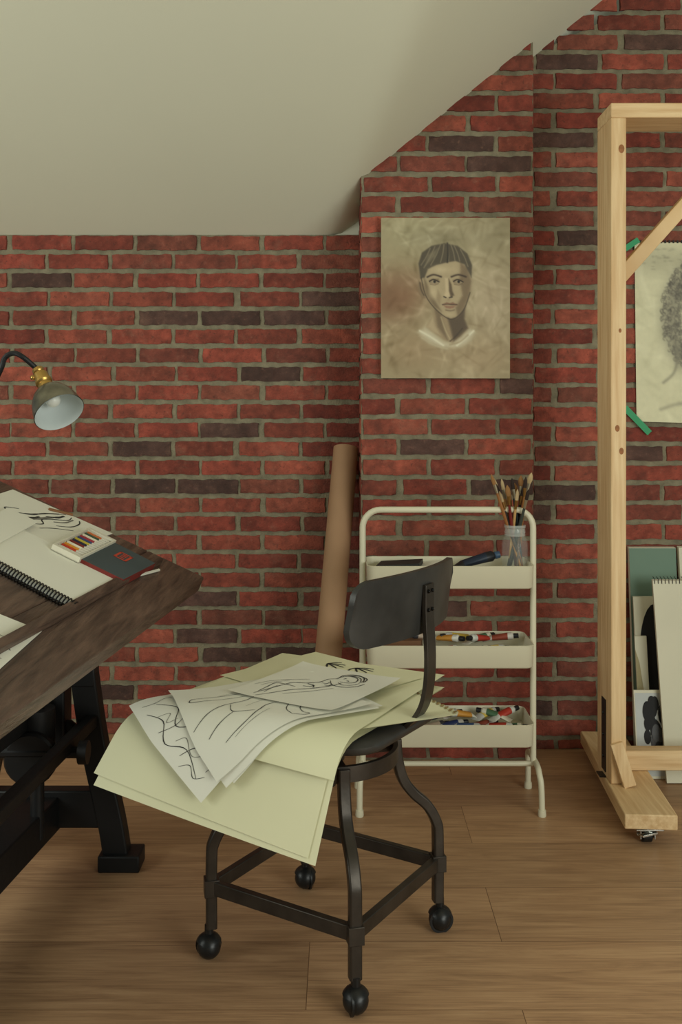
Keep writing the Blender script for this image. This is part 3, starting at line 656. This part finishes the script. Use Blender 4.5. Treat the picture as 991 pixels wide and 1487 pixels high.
# ================================================================ DRAWINGS ON THE SEAT
CP=V((-.114,2.09,0)); e=V((.51,.86,0)).normalized(); g=V((.86,-.51,0)).normalized()
def D(s,t,k):
    s1=-.130+.10*t; w=.10; th=max(.25,.98+.60*t)
    if s>=s1: return CP+e*s+g*t+V((0,0,.4875+k))
    d=s1-s
    if d<w: a=th*d/w; x=w/th*math.sin(a); z=w/th*(1-math.cos(a))
    else: a=th; x=w/th*math.sin(th)+(d-w)*math.cos(th); z=w/th*(1-math.cos(th))+(d-w)*math.sin(th)
    return CP+e*(s1-x-k*math.sin(a))+g*t+V((0,0,.4875-z+k*math.cos(a)))
def drape(name,cs,ct,L_,W_,ang,k,mats,strokes=(),wav=.0,curl=.0,label='',cat_='drawing',grp=None,rough_edge=False,seed=0):
    rn=random.Random(seed+11); ca,sa=math.cos(math.radians(ang)),math.sin(math.radians(ang)); ph=rn.uniform(0,6)
    def f(u,v,kk=0):
        a=(u-.5)*L_; b=(v-.5)*W_
        lift=curl*(abs(u-.5)*2)**4*(abs(v-.5)*2)**4+wav*(.5+.5*math.sin(u*7+v*4+ph))
        return D(cs+a*ca-b*sa,ct+a*sa+b*ca,k+kk+lift)
    mb=MB(); nu,nv=30,24; mb.grid(lambda u,v:f(u,v),nu,nv)
    for st,w,mi in strokes: mb.ribbon(f,st,w,mi,.0008)
    if rough_edge:
        for i in range(26):
            v=i/26; vs=[f(1,v),f(1,v+.022),f(1.012,v+.022),f(1.012,v)]; mb.add(vs,[(0,1,2,3)],0)
            vs=[f(1.012,v+.004,.0007),f(1.012,v+.018,.0007),f(.99,v+.018,.0007),f(.99,v+.004,.0007)]; mb.add(vs,[(0,1,2,3)],1)
    return fin(name,mb,mats,smooth=60,recalc=False,label=label,cat_=cat_,group=grp)
G='drawing sheets piled on the chair seat'
drape('newsprint_sheet',-.038,-.008,.63,.475,0,.000,paperc,label='large cream newsprint sheet draped over the chair seat edge',cat_='paper',grp=G,wav=.001,seed=1)
drape('newsprint_sheet',-.024,-.012,.63,.47,1.5,.003,paperc,label='large cream newsprint sheet draped over the chair seat edge',cat_='paper',grp=G,wav=.001,seed=2)
for i in range(4):
    drape('sketch_pad_page',.105-.008*i,.080+.004*i,.30,.42,31+i*1.2,.0055+.0028*i,[paperc,paperd],label='cream perforated sketch pad page with brown torn edge',cat_='paper',grp=G,rough_edge=True,wav=.001,seed=4+i)
drape('newsprint_sheet',.05,.01,.54,.43,-3,.0175,paperc,label='smaller cream sheet lying over larger ones on the seat',cat_='paper',grp=G,wav=.001,seed=9)
leaf=[]
for cx_,cy_,rt in((.80,.30,.3),(.86,.52,.8),(.74,.62,1.4)):
    for q in range(5):
        a=rt+q*.6; leaf.append(([(cx_,cy_),(cx_+.06*math.cos(a)+.01,cy_+.08*math.sin(a)),(cx_+.10*math.cos(a),cy_+.13*math.sin(a)+.02)],.009,1))
drape('leaf_sketch',.165,-.02,.30,.34,14,.0205,[paperc,ink],leaf,label='pale sheet with dark brush leaf studies under other drawings',grp=G,seed=12)
def turn(st,ang,sc=1.0,ox=0,oy=0):
    c,s=math.cos(math.radians(ang)),math.sin(math.radians(ang))
    return [([(.5+ox+(x*c-y*s)*sc,.5+oy+(x*s+y*c)*sc) for x,y in p],w,m) for p,w,m in st]
wv=[([(.12,.14),(.20,.30),(.14,.46),(.24,.62),(.18,.84)],.003,1),([(.05,.20),(.10,.35),(.05,.50),(.12,.66),(.06,.86)],.003,1),([(.22,.18),(.27,.34),(.22,.5)],.002,2),([(.05,.40),(.14,.45),(.22,.42)],.0022,1),([(.07,.65),(.16,.70),(.22,.82)],.0026,1),([(.12,.88),(.30,.92),(.5,.90),(.66,.93)],.0026,1),([(.05,.10),(.12,.12),(.20,.08),(.30,.12)],.0026,1),([(.08,.28),(.15,.32),(.11,.38),(.17,.41)],.0022,2),([(.1,.55),(.15,.60),(.12,.72),(.16,.78)],.0022,2),([(.03,.70),(.08,.76),(.05,.84),(.10,.90)],.0022,1)]
drape('figure_sketch',-.100,-.050,.35,.28,26,.0225,[paper,ink,pencil],wv,label='white sheet with pencil figure lines under another sketch',grp=G,seed=13)
for i in range(2): drape('loose_sheet',-.052-.01*i,.008,.34,.28,28+3*i,.0245+.0015*i,paper,label='white sheet stacked beneath the top pencil sketch',cat_='paper',grp=G,seed=15+i)
# standing torso: neck, shoulders, arms, chest, hips
torso=[([(-.06,-.44),(-.05,-.36),(-.10,-.31),(-.17,-.26),(-.20,-.16)],.0034,1),([(.03,-.44),(.03,-.36),(.08,-.32),(.17,-.29),(.22,-.20)],.0034,1),
([(-.20,-.16),(-.24,-.04),(-.30,.08),(-.36,.16)],.0036,1),([(-.13,-.12),(-.17,.0),(-.22,.10),(-.30,.20)],.003,1),([(-.36,.16),(-.40,.22),(-.37,.26),(-.32,.22),(-.30,.18)],.0034,1),
([(-.12,-.16),(-.11,-.06),(-.09,.06),(-.12,.18),(-.14,.30),(-.12,.44)],.0036,1),([(.15,-.16),(.13,-.05),(.10,.06),(.14,.18),(.17,.30),(.15,.44)],.0036,1),
([(.22,-.20),(.28,-.08),(.34,.02),(.42,.08)],.0036,1),([(.15,-.12),(.21,-.02),(.28,.08),(.38,.14)],.003,1),([(.42,.08),(.47,.08),(.46,.12),(.38,.14)],.0034,1),
([(-.09,-.10),(-.04,-.05),(.01,-.08)],.003,1),([(.03,-.08),(.08,-.05),(.12,-.10)],.003,1),([(.0,-.30),(.01,-.12),(.0,.05),(.01,.16)],.002,2),([(-.10,.18),(.0,.25),(.12,.19)],.0028,1),([(.01,.25),(.01,.36),(.02,.45)],.003,1),([(-.14,-.30),(0,-.27),(.14,-.29)],.0022,2),([(-.22,-.20),(-.26,-.06),(-.32,.06)],.002,2),([(.18,.12),(.20,.26),(.19,.40)],.002,2)]
drape('figure_sketch',-.062,-.004,.335,.275,32,.029,[paper,ink,pencil],turn(torso,62,.98,-.04,.0),label='white sheet with pencil torso sketch draped over the seat edge',grp=G,seed=18,curl=.006)
# reclining figure, head to one side, bold ink
nude=[([(-.50,.03),(-.38,-.03),(-.26,-.09),(-.15,-.13),(-.05,-.08),(.05,-.07),(.14,-.12),(.22,-.10)],.0055,1),([(-.50,.09),(-.36,.07),(-.22,.05),(-.08,.07),(.04,.07),(.14,.05),(.20,.02)],.0055,1),
([(-.46,.00),(-.36,-.10),(-.28,-.17),(-.22,-.12),(-.16,-.02)],.005,1),([(-.42,.03),(-.34,-.05),(-.28,-.10)],.0035,1),
([(.20,-.11),(.25,-.14),(.31,-.14),(.35,-.09),(.35,-.02),(.30,.04),(.24,.03),(.20,-.02)],.0055,1),([(.22,-.12),(.29,-.18),(.38,-.15),(.41,-.06),(.38,.03),(.33,.06)],.007,1),([(.27,-.15),(.35,-.12),(.38,-.04),(.35,.04)],.006,1),([(.31,-.17),(.40,-.10),(.42,.0),(.36,.07)],.006,1),
([(.14,-.08),(.12,.04),(.18,.13),(.28,.15),(.36,.11)],.0055,1),([(.18,.0),(.19,.07),(.26,.10),(.33,.08)],.0045,1),([(.06,-.04),(.09,-.01),(.12,-.03)],.005,1),([(.06,.02),(.09,.05),(.12,.02)],.005,1),([(.25,-.08),(.28,-.09)],.005,1),([(.26,-.04),(.27,-.01),(.25,.0)],.004,1),
([(-.10,-.02),(-.06,.02),(-.02,.0)],.005,1),([(-.30,.12),(-.10,.14),(.10,.13)],.0035,1),([(-.05,-.06),(-.02,.0),(-.04,.05)],.007,1),([(-.44,-.2),(-.3,-.24),(-.14,-.22),(.0,-.17)],.0035,1),([(-.40,-.16),(-.28,-.2),(-.16,-.19)],.003,1)]
drape('figure_sketch',.062,.034,.275,.26,2,.0335,[paper,ink],turn(nude,38,1.04),label='white sheet with bold black ink figure sketch atop the pile',grp=G,seed=20,curl=.004)
# ================================================================ EASEL
pine=mat('pine',(206,168,120),.55,ns=5,bump=.15,bs=20,stretch=(16,16,1.0),rgb2=(232,202,156))
pinex=mat('pine_rail',(206,168,120),.55,ns=5,bump=.15,bs=20,stretch=(1,16,16),rgb2=(232,202,156))
piney=mat('pine_foot',(206,168,120),.55,ns=5,bump=.15,bs=20,stretch=(16,1,16),rgb2=(232,202,156))
knot=mat('knot',(150,98,58),.7,var=.3,ns=80)
EA=empty('rolling_easel',(.8,2.8,0),'large pine timber rolling easel frame on caster feet','easel')
XP=.7360; wP=.042; z0,z1=2.72,2.865
def post(x,nm='post'):
    mb=MB(); mb.bb((x,z0,.0855),(x+wP,z1,1.902)); o=fin(nm,mb,[pine,knot],EA,bevel=.003); return o
PO=post(XP); post(1.72)
for (x,y,r) in ((903,216,4.5),(897,622,3.5),(903,655,3.5),(901,480,2.2)):
    mb=MB(); p=P(x,y,z0); mb.lathe((p.x,z0-.0004,p.z),(0,-1,0),[(r/560,0),(r/600,.0003)],12,sx=1.5)
    fin('knot',mb,knot,PO)
mb=MB(); mb.bb((XP,z0,1.902),(1.72+wP,z1,1.942)); fin('top_rail',mb,pinex,EA,bevel=.003)
mb=MB(); mb.bb((XP+wP,z1-.045,.0855),(1.72,z1,.142)); fin('bottom_rail',mb,pinex,EA,bevel=.003)
mb=MB(); zb=2.80
q0=V((XP+wP,zb,1.44))
A_=[(q0.x,q0.z),(q0.x,q0.z+.058),(q0.x+(1.902-q0.z-.058)/1.12,1.902),(q0.x+(1.902-q0.z)/1.12,1.902)]
vs=[(x,y,z) for y in(zb-.0,zb+.038) for x,z in A_]
mb.add(vs,[(0,1,2,3),(4,5,6,7),(0,1,5,4),(1,2,6,5),(2,3,7,6),(3,0,4,7)]); fin('brace',mb,mat('pine_brace',(206,166,114),.55,ns=6,rgb2=(228,196,148)),EA,bevel=.002)
def foot(xf,xb,nm='foot'):
    mb=MB(); zf_,zk=2.518,3.165
    a=V((xf,zf_,.0655)); b=V((xb,zk,.0655)); mb.beam(a,b,.132,.038); fin(nm,mb,piney,EA,bevel=.003)
foot(.783,.826); foot(1.76,1.80)
chrome=mat('chrome',(190,190,185),.2,.95); 
def ecaster(x,z):
    mb=MB(); mb.box((x,z,.0435),(.07,.06,.004),mi=0); mb.lathe((x,z,.034),(0,0,1),[(.022,0),(.026,.003),(.02,.0075)],20,0)
    for sx in(-1,1): mb.box((x+sx*.018,z+.004,.026),(.003,.030,.026),mi=0)
    mb.lathe((x-.014,z+.006,.0195),(1,0,0),[(.015,0),(.0190,.003),(.0190,.025),(.015,.028)],24,1)
    mb.tube([(x-.024,z+.006,.0195),(x+.024,z+.006,.0195)],.005,10,0)
    mb.beam((x-.022,z-.030,.03),(x+.018,z-.022,.036),.014,.005,mi=0)
    fin('caster',mb,[chrome,mat('wheel_black',(26,26,26),.4)],EA,bevel=.0006)
ecaster(.782,2.552); ecaster(.824,3.11); ecaster(1.76,2.552); ecaster(1.8,3.11)
mb=MB(); mb.bb((XP-.0025,z0+.05,.10),(XP-.0003,z0+.09,.30)); mb.bb((XP-.0175,z0+.05,.0855),(XP-.0003,z0+.09,.089))
for h_ in (.14,.2,.26): mb.sphere((XP-.003,z0+.07,h_),.004)
fin('metal_bracket',mb,mat('dark_bracket',(52,52,54),.4,.7),EA)
mb=MB(); mb.beam((XP+wP+.004,z0-.018,.0865),(XP+.012,z0-.006,.20),.034,.018,up=(0,1,0)); 
fin('corner_block',mb,pine,EA,bevel=.002)
# ================================================================ RIGHT SIDE ART
zc_=ZR-.0125
cv=Canvas(921,352,1120,619,140,186,(196,192,160))
cv.strokes(200,7,26,3,8); cv.blob(965,380,70,22,(152,148,122),.6)
rg=np.random.RandomState(4)
for _ in range(90):
    cv.blob(rg.uniform(930,1100),rg.uniform(360,395),rg.uniform(2,5),rg.uniform(1,2),(120,116,98),.35)
# soft charcoal mass of hair round the head, then loose curls on top
for a in np.linspace(1.5,4.9,16):
    cv.blob(1022+44*math.cos(a),464+62*math.sin(a),17,19,(112,108,92),.42)
for _ in range(520):
    a=rg.uniform(1.3,5.2); rx=rg.uniform(.5,1.15); cx_=1020+50*rx*math.cos(a); cy_=462+72*rx*math.sin(a); r=rg.uniform(1.5,4.5); th=rg.uniform(0,6)
    pts=[(cx_+r*math.cos(th+q*1.3)*(1-q*.1),cy_+r*math.sin(th+q*1.3)*(1-q*.1)) for q in range(4)]
    cv.line(pts,1.1,(78,74,65),.38)
# face, beard shadow and neck
cv.poly([(996,440),(1012,420),(1044,420),(1060,444),(1058,490),(1042,520),(1022,524),(1004,506),(996,476)],(184,180,150),5,.8)
cv.line([(1006,458),(1014,455),(1022,458)],1.6,(70,66,58),.8); cv.line([(1036,458),(1044,455),(1052,458)],1.6,(70,66,58),.8); cv.line([(1030,460),(1033,480),(1026,486)],1.4,(90,86,74),.7); cv.line([(1018,500),(1028,498),(1040,500)],1.8,(80,74,64),.8)
cv.line([(984,500),(988,520),(982,545),(965,560)],2.5,(120,116,98),.6); cv.line([(960,600),(1000,590),(1060,600)],3,(130,126,106),.5); cv.blob(988,520,5,16,(120,116,98),.6)
mb=MB(); TL=P(922,352,zc_); BL_=P(925,612,zc_); w_=.40
def cp(a,b): 
    x=TL.x+(BL_.x-TL.x)*b+w_*a; z=TL.z+(BL_.z-TL.z)*b-.012*a*b; return (x,zc_-.003*abs(math.sin(a*3))*b,z)
mb.grid(cp,140,186,0,cv.cols(1.1))
for i in range(30):
    x=TL.x+.006+w_*i/30; mb.box((x,zc_-.001,TL.z+.002),(.005,.002,.009),mi=1)
fin('charcoal_portrait',mb,[paintm,ink],recalc=False,smooth=0,label='charcoal drawing of a curly haired head taped to the brick',cat_='drawing')
green=mat('green_tape',(50,150,100),.6)
def tape(p1,p2,w,z,dz=0):
    a=P(*p1,z);b=P(*p2,z+dz); mb=MB(); mb.beam(a,b,.0012,w,up=(0,0,1)); fin('masking_tape',mb,green,smooth=0,label='strip of green masking tape holding the charcoal drawing',cat_='tape',group='green tape strips')
tape((904,364),(928,348),.018,zc_-.004); tape((908,592),(944,629),.020,zc_-.005)
def lean(name,xl,xr,y_top,zb,zt,th,mats,label,cat_,paint=None,spiral=False,hb=0.0):
    sT=F/zt; ht_=H-(y_top-HY)/sT
    n=V((0,-(ht_),-(zt-zb))).normalized(); upv=V((0,zt-zb,ht_)).normalized(); Ln=V((0,zt-zb,ht_)).length
    o=V((xl,zb,hb+th*abs(upv.y)+.0008)); w=xr-xl; mb=MB(); X=V((1,0,0))
    f=lambda u,v,k=0:o+X*(w*u)+upv*(Ln*v)+n*k
    mb.box(f(.5,.5,-th/2) ,(w,Ln,th),(X,upv,n),0)
    if paint: paint(mb,f)
    if spiral:
        for i in range(int(w/.011)):
            x=(i+.5)*.011/w; mb.tube([f(x,.985,.001),f(x,1.01,.003),f(x,1.012,-th-.002)],.0011,5,mi=1)
    fin(name,mb,mats,smooth=0,label=label,cat_=cat_)
def pp(mb,f,pts,mi,k=.0008):
    mb.add([f(u,v,k) for u,v in pts],[tuple(range(len(pts)))],mi)
black=mat('black_paint',(24,24,26),.7); teal=mat('teal_paint',(112,136,120),.75,var=.05); cvw=mat('canvas_white',(220,216,194),.85,var=.02)
lean('green_canvas',.925,1.075,797,3.13,3.205,.018,[cvw,teal],'stretched canvas painted muted teal green leaning on the brick','painting',lambda mb,f:pp(mb,f,[(0,.16),(1,.16),(1,.999),(0,.999)],1))
lean('white_canvas',1.085,1.40,797,3.11,3.205,.02,[cvw],'large blank white canvas leaning on the brick wall','canvas')
def arch(mb,f):
    pts=[(.08,.02),(.9,.02),(.9,.6)]+[(.49+.41*math.cos(t),.6+.36*math.sin(t)) for t in [math.pi*i/14 for i in range(15)]]
    pp(mb,f,pts,1)
lean('arch_painting',.925,1.06,868,3.075,3.16,.008,[cvw,black],'cream board painted with a large black arch shape','painting',arch)
def curlp(mb,f):
    pp(mb,f,[(.03,.03),(.97,.03),(.97,.97),(.03,.97)],2,.0006)
    rr_=random.Random(2)
    for i in range(30):
        u,v,r=.60+rr_.uniform(-.27,.28),.5+rr_.uniform(-.4,.4),rr_.uniform(.08,.16)
        u=min(.86,max(.30,u)); v=min(.86,max(.14,v)); r=min(r,.96-u,v-.035,.96-v)
        pp(mb,f,[(u+r*math.cos(t),v+r*.8*math.sin(t)) for t in [2*math.pi*q/14 for q in range(14)]],1 if i%4 else 3,.0010+i*.00006)
def wave(mb,f): pp(mb,f,[(.0,.0),(.55,0),(.35,.3),(.6,.55),(.3,.8),(0,.9)],1)
lean('cream_board',.918,.955,925,3.05,3.12,.006,[cvw,mat('tan_paint',(170,158,120),.8)],'narrow cream board with a curved tan shape','painting',wave)
lean('monochrome_photo',.888,.990,1003,2.985,3.03,.003,[cvw,black,mat('photo_grey',(190,194,192),.5),mat('photo_dark',(70,70,72),.5)],'black and white photo print of dark curly hair','photograph',curlp)
lean('spiral_pad',.962,1.22,845,2.945,3.08,.012,[cvw,ink],'tall cream spiral sketch pad leaning behind the easel','sketchbook',spiral=True)
# ================================================================ LIGHT
def area(name,loc,target,sx,sy,en,col):
    l=bpy.data.lights.new(name,'AREA'); l.shape='RECTANGLE'; l.size=sx; l.size_y=sy; l.energy=en; l.color=col
    o=bpy.data.objects.new(name,l); bpy.context.scene.collection.objects.link(o); o.location=loc
    o.rotation_euler=(V(target)-V(loc)).to_track_quat('-Z','Y').to_euler(); return o
area('window_light',(-2.3,.7,1.5),(.2,2.9,.9),1.5,1.3,35,(.95,1,.91))
area('fill_light_front',(2.1,-.4,1.2),(.1,3,1.6),1.8,1.4,56,(.96,1,.91))  # added fill from right of camera, aimed up to brighten the sloping ceiling
w=bpy.data.worlds.new('world'); bpy.context.scene.world=w; w.use_nodes=True
w.node_tree.nodes['Background'].inputs[0].default_value=(.86,.94,.82,1); w.node_tree.nodes['Background'].inputs[1].default_value=.22
